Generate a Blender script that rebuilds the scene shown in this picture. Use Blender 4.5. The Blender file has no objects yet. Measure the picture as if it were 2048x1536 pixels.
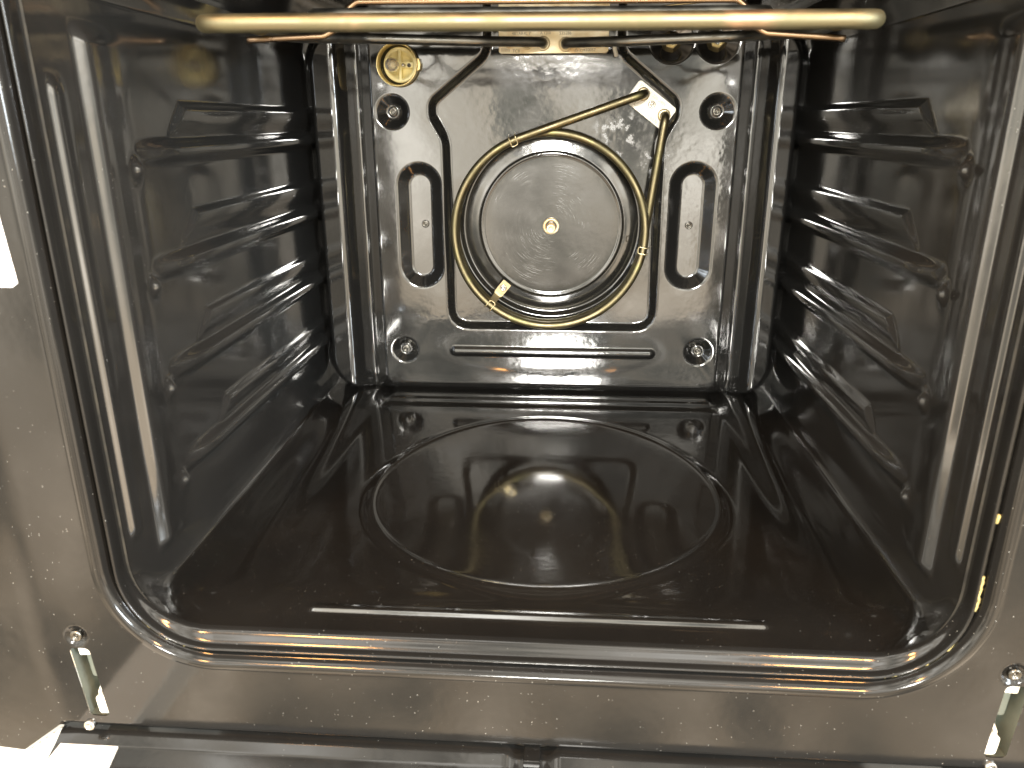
import bpy, math, random
import numpy as np
from mathutils import Vector, Matrix, noise as mnoise

random.seed(7)
PI = math.pi
scn = bpy.context.scene
COL = scn.collection

# ------------------------------------------------------------------ camera
CAM = Vector((0.01567, -0.35721, 0.29281))
PITCH, YAW, ROLL, FPX = 0.33171, 0.0690, -0.00281, 1533.56
fwd = Vector((-math.sin(YAW) * math.cos(PITCH), math.cos(YAW) * math.cos(PITCH), -math.sin(PITCH)))
rgt = fwd.cross(Vector((0, 0, 1))).normalized()
upv = rgt.cross(fwd)
cr, sr = math.cos(ROLL), math.sin(ROLL)
rgt, upv = cr * rgt + sr * upv, -sr * rgt + cr * upv
cd = bpy.data.cameras.new('camera')
cd.sensor_width = 36.0
cd.lens = 36.0 * FPX / 2048.0
cd.clip_start, cd.clip_end = 0.01, 50
cd.dof.use_dof = True
cd.dof.focus_distance = 0.66
cd.dof.aperture_fstop = 12.5
cam = bpy.data.objects.new('camera', cd)
cam.matrix_world = Matrix(((rgt.x, upv.x, -fwd.x, CAM.x), (rgt.y, upv.y, -fwd.y, CAM.y),
                           (rgt.z, upv.z, -fwd.z, CAM.z), (0, 0, 0, 1)))
COL.objects.link(cam)
scn.camera = cam

# ------------------------------------------------------------------ light of the room outside the oven
W = bpy.data.worlds.new('World')
scn.world = W
W.use_nodes = True
nt = W.node_tree
nt.nodes.clear()
tc = nt.nodes.new('ShaderNodeTexCoord')
mp = nt.nodes.new('ShaderNodeMapping')
mp.inputs['Scale'].default_value = (1.6, 1.6, 0.8)
mp.inputs['Location'].default_value = (6.1, 0.7, 2.4)
nz = nt.nodes.new('ShaderNodeTexNoise')
nz.inputs['Scale'].default_value = 4.6
nz.inputs['Detail'].default_value = 3.5
nz.inputs['Roughness'].default_value = 0.5
rp = nt.nodes.new('ShaderNodeValToRGB')
el = rp.color_ramp.elements
el[0].position, el[0].color = 0.39, (0.12, 0.12, 0.11, 1)
el[1].position, el[1].color = 0.63, (1.05, 1.02, 0.96, 1)
e = el.new(0.46); e.color = (0.30, 0.30, 0.27, 1)
e = el.new(0.50); e.color = (0.56, 0.50, 0.41, 1)
e = el.new(0.56); e.color = (0.64, 0.61, 0.55, 1)
bg = nt.nodes.new('ShaderNodeBackground')
bg.inputs['Strength'].default_value = 6.5
wo = nt.nodes.new('ShaderNodeOutputWorld')
L = nt.links.new
L(tc.outputs['Generated'], mp.inputs['Vector'])
L(mp.outputs['Vector'], nz.inputs['Vector'])
L(nz.outputs['Fac'], rp.inputs['Fac'])
sx_ = nt.nodes.new('ShaderNodeSeparateXYZ')
L(tc.outputs['Generated'], sx_.inputs[0])
gr = nt.nodes.new('ShaderNodeValToRGB')          # dim brown floor, beige walls, pale ceiling
ge = gr.color_ramp.elements
ge[0].position, ge[0].color = 0.30, (0.64, 0.53, 0.41, 1)
ge[1].position, ge[1].color = 0.72, (1.15, 1.15, 1.13, 1)
e = ge.new(0.50); e.color = (1.0, 0.98, 0.92, 1)
hm = nt.nodes.new('ShaderNodeMath')
hm.operation = 'MULTIPLY_ADD'
hm.inputs[1].default_value, hm.inputs[2].default_value = 0.5, 0.5
L(sx_.outputs[2], hm.inputs[0])
L(hm.outputs[0], gr.inputs['Fac'])
mu = nt.nodes.new('ShaderNodeMix')
mu.data_type, mu.blend_type = 'RGBA', 'MULTIPLY'
mu.inputs[0].default_value = 1.0
L(rp.outputs['Color'], mu.inputs[6])
L(gr.outputs['Color'], mu.inputs[7])
L(mu.outputs[2], bg.inputs['Color'])
L(bg.outputs['Background'], wo.inputs['Surface'])


def area(name, loc, target, sx, sy, energy, color):
    ld = bpy.data.lights.new(name, 'AREA')
    ld.shape = 'RECTANGLE'
    ld.size, ld.size_y = sx, sy
    ld.energy, ld.color = energy, color
    o = bpy.data.objects.new(name, ld)
    COL.objects.link(o)
    o.location = loc
    o.rotation_euler = (Vector(target) - Vector(loc)).to_track_quat('-Z', 'Y').to_euler()
    return o


area('window_light', (-0.02, -2.6, 0.93), (0, 0.2, 0.2), 0.36, 0.50, 130, (1.0, 0.97, 0.90))
area('side_window_light', (2.1, -1.5, 0.75), (-0.2, 0.1, 0.2), 0.5, 1.0, 110, (0.86, 0.94, 1.0))
area('warm_lamp', (-0.75, -1.25, 1.75), (0, 0.1, 0.1), 0.20, 0.16, 30, (1.0, 0.46, 0.13))
area('warm_lamp_2', (0.85, -1.25, 1.75), (0, 0.1, 0.1), 0.20, 0.16, 30, (1.0, 0.46, 0.13))

scn.view_settings.view_transform = 'Standard'
scn.view_settings.look = 'None'
scn.view_settings.exposure = 0.0
scn.view_settings.gamma = 1.0
scn.render.engine = 'CYCLES'
scn.cycles.max_bounces = 9
scn.cycles.glossy_bounces = 7

# ------------------------------------------------------------------ helpers: materials
def newmat(name):
    m = bpy.data.materials.new(name)
    m.use_nodes = True
    b = m.node_tree.nodes['Principled BSDF']
    return m, m.node_tree, b


def mathn(t, op, a, b=None, c=None):
    n = t.nodes.new('ShaderNodeMath')
    n.operation = op
    for i, v in enumerate((a, b, c)):
        if v is None:
            continue
        if hasattr(v, 'is_linked') or isinstance(v, bpy.types.NodeSocket):
            t.links.new(v, n.inputs[i])
        else:
            n.inputs[i].default_value = v
    return n.outputs[0]


def noisen(t, vec, scale, detail=2.0, rough=0.5):
    n = t.nodes.new('ShaderNodeTexNoise')
    n.inputs['Scale'].default_value = scale
    n.inputs['Detail'].default_value = detail
    n.inputs['Roughness'].default_value = rough
    if vec is not None:
        t.links.new(vec, n.inputs['Vector'])
    return n


def maprange(t, v, a, b, c=0.0, d=1.0, smooth=True):
    n = t.nodes.new('ShaderNodeMapRange')
    if smooth:
        n.interpolation_type = 'SMOOTHSTEP'
    t.links.new(v, n.inputs[0])
    for i, x in enumerate((a, b, c, d)):
        n.inputs[i + 1].default_value = x
    return n.outputs[0]


def mixcol(t, fac, a, b):
    n = t.nodes.new('ShaderNodeMix')
    n.data_type = 'RGBA'
    if isinstance(fac, (int, float)):
        n.inputs[0].default_value = fac
    else:
        t.links.new(fac, n.inputs[0])
    for i, v in ((6, a), (7, b)):
        if isinstance(v, bpy.types.NodeSocket):
            t.links.new(v, n.inputs[i])
        else:
            n.inputs[i].default_value = (*v, 1) if len(v) == 3 else v
    return n.outputs[2]


def enamel(name, rough=0.07, peel=0.06, speck=1.0, worn=None, residue=None, ior=2.0, wave=0.5, base=(0.006, 0.015), tint=(0.98, 0.92)):
    """glossy black vitreous enamel with pale flecks, orange peel and optional wear"""
    m, t, b = newmat(name)
    co = t.nodes.new('ShaderNodeTexCoord').outputs['Object']
    vo = t.nodes.new('ShaderNodeTexVoronoi')
    vo.inputs['Scale'].default_value = 480
    t.links.new(co, vo.inputs['Vector'])
    sep = t.nodes.new('ShaderNodeSeparateColor')
    t.links.new(vo.outputs['Color'], sep.inputs[0])
    size = mathn(t, 'MULTIPLY', maprange(t, sep.outputs[0], 0.68, 1.0, 0.02, 0.13, False), speck)
    fl = mathn(t, 'LESS_THAN', vo.outputs['Distance'], size)
    patch = maprange(t, noisen(t, co, 9, 2).outputs['Fac'], 0.35, 0.62)
    fl = mathn(t, 'MULTIPLY', fl, patch)
    base = mixcol(t, noisen(t, co, 14, 3).outputs['Fac'], (base[0],) * 3, (base[1], base[1] * tint[0], base[1] * tint[1]))
    col = mixcol(t, fl, base, (0.32, 0.32, 0.30))
    rgh = maprange(t, noisen(t, co, 25, 4, 0.6).outputs['Fac'], 0.3, 0.8, rough * 0.7, rough * 1.5)
    if worn:
        cx, cz = worn
        s = t.nodes.new('ShaderNodeSeparateXYZ')
        t.links.new(co, s.inputs[0])
        dx = mathn(t, 'SUBTRACT', s.outputs[0], cx)
        dz = mathn(t, 'SUBTRACT', s.outputs[2], cz)
        r = mathn(t, 'SQRT', mathn(t, 'ADD', mathn(t, 'MULTIPLY', dx, dx), mathn(t, 'MULTIPLY', dz, dz)))
        a = mathn(t, 'ARCTAN2', dz, dx)
        cb = t.nodes.new('ShaderNodeCombineXYZ')
        t.links.new(mathn(t, 'MULTIPLY', r, 1500), cb.inputs[0])
        t.links.new(mathn(t, 'ADD', mathn(t, 'MULTIPLY', a, 2.2), mathn(t, 'MULTIPLY', r, 40)), cb.inputs[1])
        st = noisen(t, cb.outputs[0], 1.0, 4, 0.7).outputs['Fac']
        st = maprange(t, st, 0.50, 0.72)
        cl = maprange(t, noisen(t, co, 32, 3).outputs['Fac'], 0.40, 0.62)
        rin = maprange(t, r, 0.066, 0.056)
        sc = mathn(t, 'MULTIPLY', mathn(t, 'MULTIPLY', st, cl), rin)
        haze = mathn(t, 'MULTIPLY', rin, 0.55)
        fac = mathn(t, 'ADD', mathn(t, 'MULTIPLY', sc, 0.28), mathn(t, 'MULTIPLY', haze, 0.10))
        col = mixcol(t, fac, col, (0.17, 0.17, 0.16))
        pit = maprange(t, noisen(t, co, 380, 2).outputs['Fac'], 0.66, 0.72)
        col = mixcol(t, mathn(t, 'MULTIPLY', pit, rin), col, (0.004, 0.004, 0.004))
        rgh = mathn(t, 'ADD', rgh, mathn(t, 'MULTIPLY', rin, 0.07))
        rgh = mathn(t, 'ADD', rgh, mathn(t, 'MULTIPLY', sc, 0.25))
    if residue:
        fac = None
        for (cx, cz, rr) in residue:
            s = t.nodes.new('ShaderNodeVectorMath')
            s.operation = 'DISTANCE'
            cc = t.nodes.new('ShaderNodeVectorMath')
            cc.operation = 'MULTIPLY'
            t.links.new(co, cc.inputs[0])
            cc.inputs[1].default_value = (1, 0, 1)
            t.links.new(cc.outputs[0], s.inputs[0])
            s.inputs[1].default_value = (cx, 0, cz)
            k = maprange(t, s.outputs['Value'], rr, rr * 0.35)
            fac = k if fac is None else mathn(t, 'MAXIMUM', fac, k)
        n1 = maprange(t, noisen(t, co, 90, 5, 0.65).outputs['Fac'], 0.48, 0.62)
        fac = mathn(t, 'MULTIPLY', fac, n1)
        col = mixcol(t, mathn(t, 'MULTIPLY', fac, 0.3), col, (0.22, 0.22, 0.22))
        rgh = mathn(t, 'ADD', rgh, mathn(t, 'MULTIPLY', fac, 0.3))
    rgh = mathn(t, 'ADD', rgh, mathn(t, 'MULTIPLY', fl, 0.4))
    t.links.new(col, b.inputs['Base Color'])
    t.links.new(rgh, b.inputs['Roughness'])
    b.inputs['IOR'].default_value = ior
    n1 = noisen(t, co, 130, 1.5).outputs['Fac']
    n2 = noisen(t, co, 14, 1.0).outputs['Fac']
    patch2 = maprange(t, noisen(t, co, 12, 1).outputs['Fac'], 0.40, 0.70, 0.25, 1.0)
    hgt = mathn(t, 'ADD', mathn(t, 'MULTIPLY', mathn(t, 'MULTIPLY', n1, patch2), 0.00007 * peel / 0.06),
                mathn(t, 'MULTIPLY', n2, 0.0012 * wave))
    bp = t.nodes.new('ShaderNodeBump')
    bp.inputs['Strength'].default_value = 1.0
    bp.inputs['Distance'].default_value = 1.0
    t.links.new(hgt, bp.inputs['Height'])
    t.links.new(bp.outputs[0], b.inputs['Normal'])
    return m


def metal(name, c1, c2, rough=0.35, scale=60, c3=None, metallic=1.0, bump=0.00003):
    m, t, b = newmat(name)
    co = t.nodes.new('ShaderNodeTexCoord').outputs['Object']
    n = noisen(t, co, scale, 4, 0.6).outputs['Fac']
    col = mixcol(t, maprange(t, n, 0.3, 0.7), c1, c2)
    if c3:
        n3 = maprange(t, noisen(t, co, scale * 0.6, 3).outputs['Fac'], 0.56, 0.70)
        col = mixcol(t, mathn(t, 'MULTIPLY', n3, 0.7), col, c3)
    t.links.new(col, b.inputs['Base Color'])
    b.inputs['Metallic'].default_value = metallic
    t.links.new(maprange(t, n, 0.2, 0.8, rough * 0.75, rough * 1.3), b.inputs['Roughness'])
    bp = t.nodes.new('ShaderNodeBump')
    bp.inputs['Distance'].default_value = 1.0
    t.links.new(mathn(t, 'MULTIPLY', noisen(t, co, 900, 3).outputs['Fac'], bump), bp.inputs['Height'])
    t.links.new(bp.outputs[0], b.inputs['Normal'])
    return m


M = {}
M['wall'] = enamel('black_enamel_wall', rough=0.12, peel=0.05, speck=0.8, wave=0.2, base=(0.011, 0.023))
M['floor'] = enamel('black_enamel_floor', rough=0.09, peel=0.05, speck=0.8, wave=0.25, base=(0.004, 0.010), tint=(0.88, 0.74))
M['back'] = enamel('black_enamel_back', rough=0.09, peel=0.10, speck=0.25, wave=0.55,
                   residue=[(0.062, 0.280, 0.030), (0.098, 0.255, 0.022), (0.100, 0.215, 0.020)])
M['dish'] = enamel('black_enamel_scuffed', rough=0.09, peel=0.06, speck=0.2, worn=(0.002, 0.1955), wave=0.3)
M['frame'] = enamel('black_enamel_frame', rough=0.12, peel=0.05, speck=1.0, wave=0.5, ior=1.50)
M['trim'] = enamel('black_enamel_trim', rough=0.10, peel=0.05, speck=0.8, wave=0.2, ior=1.42)
M['olive'] = metal('olive_gold_tube', (0.225, 0.202, 0.13), (0.19, 0.175, 0.105), 0.48, 40, (0.55, 0.36, 0.24))
M['brasstube'] = metal('brass_tube', (0.20, 0.168, 0.10), (0.17, 0.15, 0.085), 0.44, 50, (0.30, 0.30, 0.12))
M['darktube'] = metal('grey_steel_tube', (0.16, 0.16, 0.15), (0.24, 0.23, 0.20), 0.38, 60)
M['copper'] = metal('copper_wire', (0.42, 0.29, 0.19), (0.36, 0.25, 0.15), 0.32, 80)
M['cream'] = metal('cream_zinc_plate', (0.90, 0.82, 0.64), (0.86, 0.72, 0.46), 0.45, 70, (0.74, 0.50, 0.22), metallic=0.6)
M['pale'] = metal('pale_zinc_plate', (0.86, 0.82, 0.72), (0.80, 0.76, 0.66), 0.45, 70, metallic=0.1)
M['brass'] = metal('yellow_brass', (0.78, 0.64, 0.32), (0.72, 0.57, 0.25), 0.35, 60, metallic=0.7)
M['brassin'] = metal('yellow_ceramic', (0.88, 0.79, 0.44), (0.82, 0.72, 0.36), 0.5, 60, metallic=0.15)
M['clip'] = metal('clip_steel', (0.62, 0.52, 0.32), (0.52, 0.43, 0.25), 0.35, 90, metallic=0.9)
M['screw'] = metal('blackened_screw', (0.10, 0.095, 0.085), (0.20, 0.19, 0.17), 0.25, 200)
M['steel'] = metal('bright_screw', (0.62, 0.60, 0.56), (0.50, 0.48, 0.44), 0.22, 150)
M['galv'] = metal('galvanised_hinge', (0.36, 0.39, 0.34), (0.28, 0.31, 0.27), 0.38, 60, metallic=0.6)
M['creampaint'] = metal('cream_paint', (0.86, 0.82, 0.74), (0.82, 0.77, 0.68), 0.5, 20, metallic=0.0)
M['white'] = metal('white_panel', (0.82, 0.82, 0.78), (0.78, 0.78, 0.74), 0.5, 10, metallic=0.0)
M['sticker'] = metal('white_sticker', (0.92, 0.91, 0.92), (0.90, 0.89, 0.90), 0.4, 20, metallic=0.0, bump=0.0)
M['ink'] = metal('grey_ink', (0.34, 0.27, 0.18), (0.28, 0.22, 0.15), 0.6, 60, metallic=0.0, bump=0.0)
M['palink'] = metal('faint_ink', (0.52, 0.45, 0.34), (0.46, 0.40, 0.31), 0.6, 60, metallic=0.0, bump=0.0)
M['pinkink'] = metal('pink_grey_ink', (0.62, 0.42, 0.58), (0.58, 0.40, 0.54), 0.6, 60, metallic=0.0, bump=0.0)
M['rubber'] = metal('dark_gasket', (0.012, 0.011, 0.009), (0.03, 0.026, 0.018), 0.6, 90, metallic=0.0)
M['fibre'] = metal('yellow_fibre', (0.52, 0.44, 0.18), (0.38, 0.31, 0.12), 0.8, 300, metallic=0.0)
gm, gt, gb = newmat('clear_glass')
gb.inputs['Base Color'].default_value = (0.96, 0.93, 0.92, 1)
gb.inputs['Roughness'].default_value = 0.06
gb.inputs['Transmission Weight'].default_value = 0.85
gb.inputs['IOR'].default_value = 1.45
co_ = gt.nodes.new('ShaderNodeTexCoord').outputs['Object']
bp_ = gt.nodes.new('ShaderNodeBump')
bp_.inputs['Distance'].default_value = 1.0
gt.links.new(mathn(gt, 'MULTIPLY', noisen(gt, co_, 500, 2).outputs['Fac'], 0.0006), bp_.inputs['Height'])
gt.links.new(bp_.outputs[0], gb.inputs['Normal'])
M['glass'] = gm

# ------------------------------------------------------------------ helpers: objects
def empty(name, loc=(0, 0, 0)):
    o = bpy.data.objects.new(name, None)
    o.empty_display_size = 0.02
    o.location = loc
    COL.objects.link(o)
    return o


def tag(o, label, cat, group=None):
    o['label'] = label
    o['category'] = cat
    if group:
        o['group'] = group
    return o


def link(name, me, mat, parent=None):
    if mat is not None:
        me.materials.clear()
        me.materials.append(mat)
    o = bpy.data.objects.new(name, me)
    COL.objects.link(o)
    if parent is not None:
        o.parent = parent
        # geometry is written in world coordinates: undo the parents' offsets
        off = Vector((0, 0, 0))
        p = parent
        while p is not None:
            off += p.location
            p = p.parent
        o.location = -off
    return o


def npmesh(name, co, faces, smooth=True, normals=None):
    co = np.asarray(co, dtype=np.float32)
    faces = np.asarray(faces, dtype=np.int32)
    me = bpy.data.meshes.new(name)
    n, k = faces.shape
    me.vertices.add(len(co))
    me.vertices.foreach_set('co', co.ravel())
    me.loops.add(n * k)
    me.loops.foreach_set('vertex_index', faces.ravel())
    me.polygons.add(n)
    me.polygons.foreach_set('loop_start', np.arange(0, n * k, k, dtype=np.int32))
    me.polygons.foreach_set('use_smooth', np.full(n, smooth, dtype=bool))
    me.update(calc_edges=True)
    if normals is not None:
        me.normals_split_custom_set_from_vertices(np.asarray(normals, dtype=np.float32))
    return me


def pymesh(name, verts, faces, smooth=False):
    me = bpy.data.meshes.new(name)
    me.from_pydata([tuple(v) for v in verts], [], [tuple(f) for f in faces])
    me.update()
    if smooth:
        me.polygons.foreach_set('use_smooth', [True] * len(me.polygons))
    return me


def grid_parts(P, N, ids, keep=None, flip=False):
    """split a vertex grid P[i,j] into meshes by the face id array ids[i,j] -> {id: mesh}"""
    ni, nj = P.shape[:2]
    idx = np.arange(ni * nj).reshape(ni, nj)
    q = np.stack([idx[:-1, :-1], idx[1:, :-1], idx[1:, 1:], idx[:-1, 1:]], -1)
    if flip:
        q = q[..., ::-1]
    out = {}
    Pf, Nf = P.reshape(-1, 3), N.reshape(-1, 3)
    g = np.cross(P[1:, 1:] - P[:-1, :-1], P[:-1, 1:] - P[1:, :-1])
    if float((g * N[:-1, :-1]).sum(-1).mean()) < 0:
        q = q[..., ::-1]
    for k in np.unique(ids):
        m = ids == k
        if keep is not None:
            m = m & keep
        f = q[m]
        if len(f) == 0:
            continue
        used, inv = np.unique(f.ravel(), return_inverse=True)
        out[int(k)] = (Pf[used], inv.reshape(-1, 4), Nf[used])
    return out


def grid_normals(P, flip=False):
    a = np.gradient(P, axis=0)
    b = np.gradient(P, axis=1)
    n = np.cross(a, b)
    if flip:
        n = -n
    n /= np.linalg.norm(n, axis=-1, keepdims=True) + 1e-12
    return n


def sp(t, f):
    return np.where(t < -f, 0, np.where(t > f, t, (t + f) ** 2 / (4 * f)))


def ramp(s, w, f):
    """0 -> 1 over width w centred at s = 0, with fillets of size f"""
    return (sp(s + w / 2, f) - sp(s - w / 2, f)) / w


def sd_rrect(x, z, cx, cz, hw, hh, r):
    qx = np.abs(x - cx) - hw + r
    qz = np.abs(z - cz) - hh + r
    return np.hypot(np.maximum(qx, 0), np.maximum(qz, 0)) + np.minimum(np.maximum(qx, qz), 0) - r


def fillet(pts, rads, n=8):
    """round the inner corners of a polyline (2-D or 3-D)"""
    pts = [np.array(p, float) for p in pts]
    out = [pts[0]]
    for i in range(1, len(pts) - 1):
        r = rads[i] if isinstance(rads, (list, tuple)) else rads
        a, b, c = pts[i - 1], pts[i], pts[i + 1]
        u, v = (a - b), (c - b)
        lu, lv = np.linalg.norm(u), np.linalg.norm(v)
        u, v = u / lu, v / lv
        ang = math.acos(max(-1, min(1, float(u @ v))))
        if ang > PI - 0.01 or r <= 0:
            out.append(b)
            continue
        d = min(r / math.tan(ang / 2), 0.48 * lu, 0.48 * lv)
        p0, p1 = b + u * d, b + v * d
        for k in range(n + 1):
            s = k / n
            out.append((1 - s) ** 2 * p0 + 2 * s * (1 - s) * b + s * s * p1)
    out.append(pts[-1])
    return out


def seg_dist(X, Z, poly, closed=False):
    d = np.full(X.shape, 1e9)
    m = len(poly)
    for i in range(m if closed else m - 1):
        a, b = poly[i], poly[(i + 1) % m]
        ab = b - a
        l2 = float(ab @ ab) + 1e-15
        t = np.clip(((X - a[0]) * ab[0] + (Z - a[1]) * ab[1]) / l2, 0, 1)
        d = np.minimum(d, np.hypot(X - a[0] - t * ab[0], Z - a[1] - t * ab[1]))
    return d


def inside(X, Z, poly):
    r = np.zeros(X.shape, bool)
    m = len(poly)
    for i in range(m):
        a, b = poly[i], poly[(i + 1) % m]
        if abs(b[1] - a[1]) < 1e-12:
            continue
        c = ((a[1] > Z) != (b[1] > Z)) & (X < (b[0] - a[0]) * (Z - a[1]) / (b[1] - a[1]) + a[0])
        r ^= c
    return r


def tube(name, path, r, mat, parent=None, seg=14, cap=True, wob=0.0):
    """round tube swept along a dense path"""
    P = np.array(path, float)
    keep = [0] + [i for i in range(1, len(P)) if np.linalg.norm(P[i] - P[i - 1]) > 1e-6]
    P = P[keep]
    n = len(P)
    T = np.gradient(P, axis=0)
    T /= np.linalg.norm(T, axis=1, keepdims=True)
    ref = np.array([0, 0, 1.0]) if abs(T[0][2]) < 0.9 else np.array([1.0, 0, 0])
    U = np.cross(T[0], ref)
    U /= np.linalg.norm(U)
    V = []
    for i in range(n):
        U = U - T[i] * (U @ T[i])
        U /= np.linalg.norm(U)
        B = np.cross(T[i], U)
        for k in range(seg):
            a = 2 * PI * k / seg
            V.append(P[i] + r * (math.cos(a) * U + math.sin(a) * B))
    F = []
    for i in range(n - 1):
        for k in range(seg):
            k2 = (k + 1) % seg
            F.append((i * seg + k, i * seg + k2, (i + 1) * seg + k2, (i + 1) * seg + k))
    if cap:
        for end, sgn in ((0, -1), (n - 1, 1)):
            V.append(P[end] + T[end] * sgn * r * 0.45)
            c = len(V) - 1
            for k in range(seg):
                k2 = (k + 1) % seg
                a, b = end * seg + k, end * seg + k2
                F.append((c, b, a) if sgn < 0 else (c, a, b))
    me = pymesh(name, V, F, True)
    return link(name, me, mat, parent)


def resample(path, step):
    P = np.array(path, float)
    d = np.r_[0, np.cumsum(np.linalg.norm(np.diff(P, axis=0), axis=1))]
    s = np.linspace(0, d[-1], max(2, int(d[-1] / step) + 1))
    return np.stack([np.interp(s, d, P[:, i]) for i in range(P.shape[1])], 1)


def lathe_mesh(name, prof, c, axis=(0, -1, 0), seg=28, smooth=True):
    """profile [(radius, height along axis)] turned about an axis through c"""
    ax = Vector(axis).normalized()
    u = ax.orthogonal().normalized()
    v = ax.cross(u)
    c = Vector(c)
    V, F = [], []
    rings = []
    for r, h in prof:
        if r < 1e-7:
            V.append(c + ax * h)
            rings.append([len(V) - 1])
        else:
            st = len(V)
            for k in range(seg):
                a = 2 * PI * k / seg
                V.append(c + ax * h + r * (math.cos(a) * u + math.sin(a) * v))
            rings.append(list(range(st, st + seg)))
    for a, b in zip(rings[:-1], rings[1:]):
        for k in range(seg):
            k2 = (k + 1) % seg
            if len(a) == 1 and len(b) == 1:
                continue
            if len(a) == 1:
                F.append((a[0], b[k], b[k2]))
            elif len(b) == 1:
                F.append((a[k], b[0], a[k2]))
            else:
                F.append((a[k], b[k], b[k2], a[k2]))
    me = pymesh(name, V, F, smooth)
    return me


def lathe(name, prof, c, mat, parent=None, axis=(0, -1, 0), seg=28, smooth=True):
    return link(name, lathe_mesh(name, prof, c, axis, seg, smooth), mat, parent)


def plate_mesh(name, poly, y0, y1, bev=0.0004):
    """flat plate: outline poly [(x,z)] counter-clockwise seen from the camera, front at y0, back at y1"""
    n = len(poly)
    c = np.mean(np.array(poly), axis=0)
    V, F = [], []
    inner = [(p[0] + (c[0] - p[0]) / max(1e-9, math.hypot(p[0] - c[0], p[1] - c[1])) * bev,
              p[1] + (c[1] - p[1]) / max(1e-9, math.hypot(p[0] - c[0], p[1] - c[1])) * bev) for p in poly]
    for p in inner:
        V.append((p[0], y0, p[1]))
    for p in poly:
        V.append((p[0], y0 + bev, p[1]))
    for p in poly:
        V.append((p[0], y1, p[1]))
    F.append(tuple(range(n)))
    for k in range(n):
        k2 = (k + 1) % n
        F.append((n + k, n + k2, k2, k))
        F.append((2 * n + k, 2 * n + k2, n + k2, n + k))
    F.append(tuple(range(3 * n - 1, 2 * n - 1, -1)))
    return pymesh(name, V, F)


def rrect_poly(cx, cz, hw, hh, r, rot=0.0, n=5):
    out = []
    for (sx, sz, a0) in ((1, 1, 0), (-1, 1, PI / 2), (-1, -1, PI), (1, -1, 1.5 * PI)):
        for k in range(n + 1):
            a = a0 + k / n * PI / 2
            x, z = sx * (hw - r) + r * math.cos(a), sz * (hh - r) + r * math.sin(a)
            out.append((cx + x * math.cos(rot) - z * math.sin(rot), cz + x * math.sin(rot) + z * math.cos(rot)))
    return out


def text(name, s, loc, size, mat, parent, rot=0.0, extrude=0.00005):
    """flat lettering facing the camera (x-z plane), as mesh"""
    cu = bpy.data.curves.new(name, 'FONT')
    cu.body = s
    cu.size = size
    cu.extrude = extrude
    cu.align_x, cu.align_y = 'CENTER', 'CENTER'
    tmp = bpy.data.objects.new(name + '_tmp', cu)
    me = bpy.data.meshes.new_from_object(tmp)
    me.name = name
    bpy.data.objects.remove(tmp)
    mt = Matrix.Translation(Vector(loc)) @ Matrix.Rotation(-rot, 4, 'Y') @ Matrix.Rotation(PI / 2, 4, 'X')
    me.transform(mt)
    return link(name, me, mat, parent)


# ------------------------------------------------------------------ the oven: dimensions (metres)
D = 0.3877          # depth of the flat field of the back panel
HW = 0.2326         # half width of the cavity
ZF = 0.0159         # cavity floor (0 = lower edge of the mouth)
ZT = 0.402          # cavity ceiling
FX, FZ = 0.002, 0.1955   # fan centre

oven = empty('oven', (0, 0.0, -0.09))
tag(oven, 'black enamelled oven cavity with ribbed side walls, seen through its open mouth', 'oven')

# ---- back panel ---------------------------------------------------------------
st = 0.0008
xs = np.arange(-HW - 0.001, HW + 0.001 + st, st)
zs = np.arange(ZF - 0.003, ZT + 0.002 + st, st)
X, Z = np.meshgrid(xs, zs, indexing='ij')
AX = np.abs(X - 0.002)

band = fillet([(-0.0575, 0.50), (-0.0575, 0.3495), (-0.1095, 0.3085), (-0.1095, 0.2965), (-0.0975, 0.2755),
               (-0.0965, 0.0965), (0.1035, 0.0965), (0.1015, 0.2755), (0.1140, 0.2965), (0.1140, 0.3085),
               (0.0625, 0.3495), (0.0625, 0.50)],
              [0, 0.020, 0.012, 0.012, 0.030, 0.019, 0.019, 0.030, 0.012, 0.012, 0.020, 0], 5)
band = [np.array(p) for p in band]
bd = seg_dist(X, Z, band, True)
bs = np.where(inside(X, Z, band), bd, -bd)

fs = sd_rrect(X, Z, 0.002, 0.036 + 0.4, 0.1665, 0.4, 0.007)
tfield = ramp(-fs + 0.0085, 0.0150, 0.0014)
e = -sd_rrect(X, Z, 0.0, (ZF + 0.384) / 2, HW, (0.384 - ZF) / 2, 0.046)
outside = -0.0125 + 0.0200 * ramp(AX - 0.1912, 0.0175, 0.0036)
outside = outside - 0.10 * sp(AX - 0.2035, 0.0012)
drop = ramp(e - 0.0078, 0.0110, 0.0034)
outside = outside * drop - 0.024 * (1 - drop)
d = (1 - tfield) * outside
d += -0.0065 * ramp(bs, 0.0065, 0.0014)
R = np.hypot(X - FX, Z - FZ)
dish = -0.0038 * ramp(0.0868 - R, 0.0034, 0.0010) + 0.0013 * ramp(0.0750 - R, 0.0130, 0.0050) + 0.0008 * ramp(0.0013 - np.abs(R - 0.0675), 0.0018, 0.0007)
d += dish
d += 0.0030 * np.sqrt(np.clip(ramp(-sd_rrect(X, Z, 0.0045, 0.0703, 0.102, 0.0042, 0.0042) - 0.0018, 0.004, 0.0012), 0, 1))
dims = [(-0.1466, 0.3000, 0.0162), (0.1510, 0.2995, 0.0162), (-0.1450, 0.0706, 0.0142), (0.1505, 0.0728, 0.0145),
        (0.1068, 0.3585, 0.0200), (0.1468, 0.3585, 0.0195)]
for (cx, cz, r0) in dims:
    rr = np.hypot(X - cx, Z - cz)
    w = r0 - 0.0065
    d += -0.0065 * ramp(r0 - w / 2 - 0.0008 - rr, w, 0.0013) + 0.0012 * ramp(0.0042 - rr, 0.0015, 0.0006)
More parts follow.
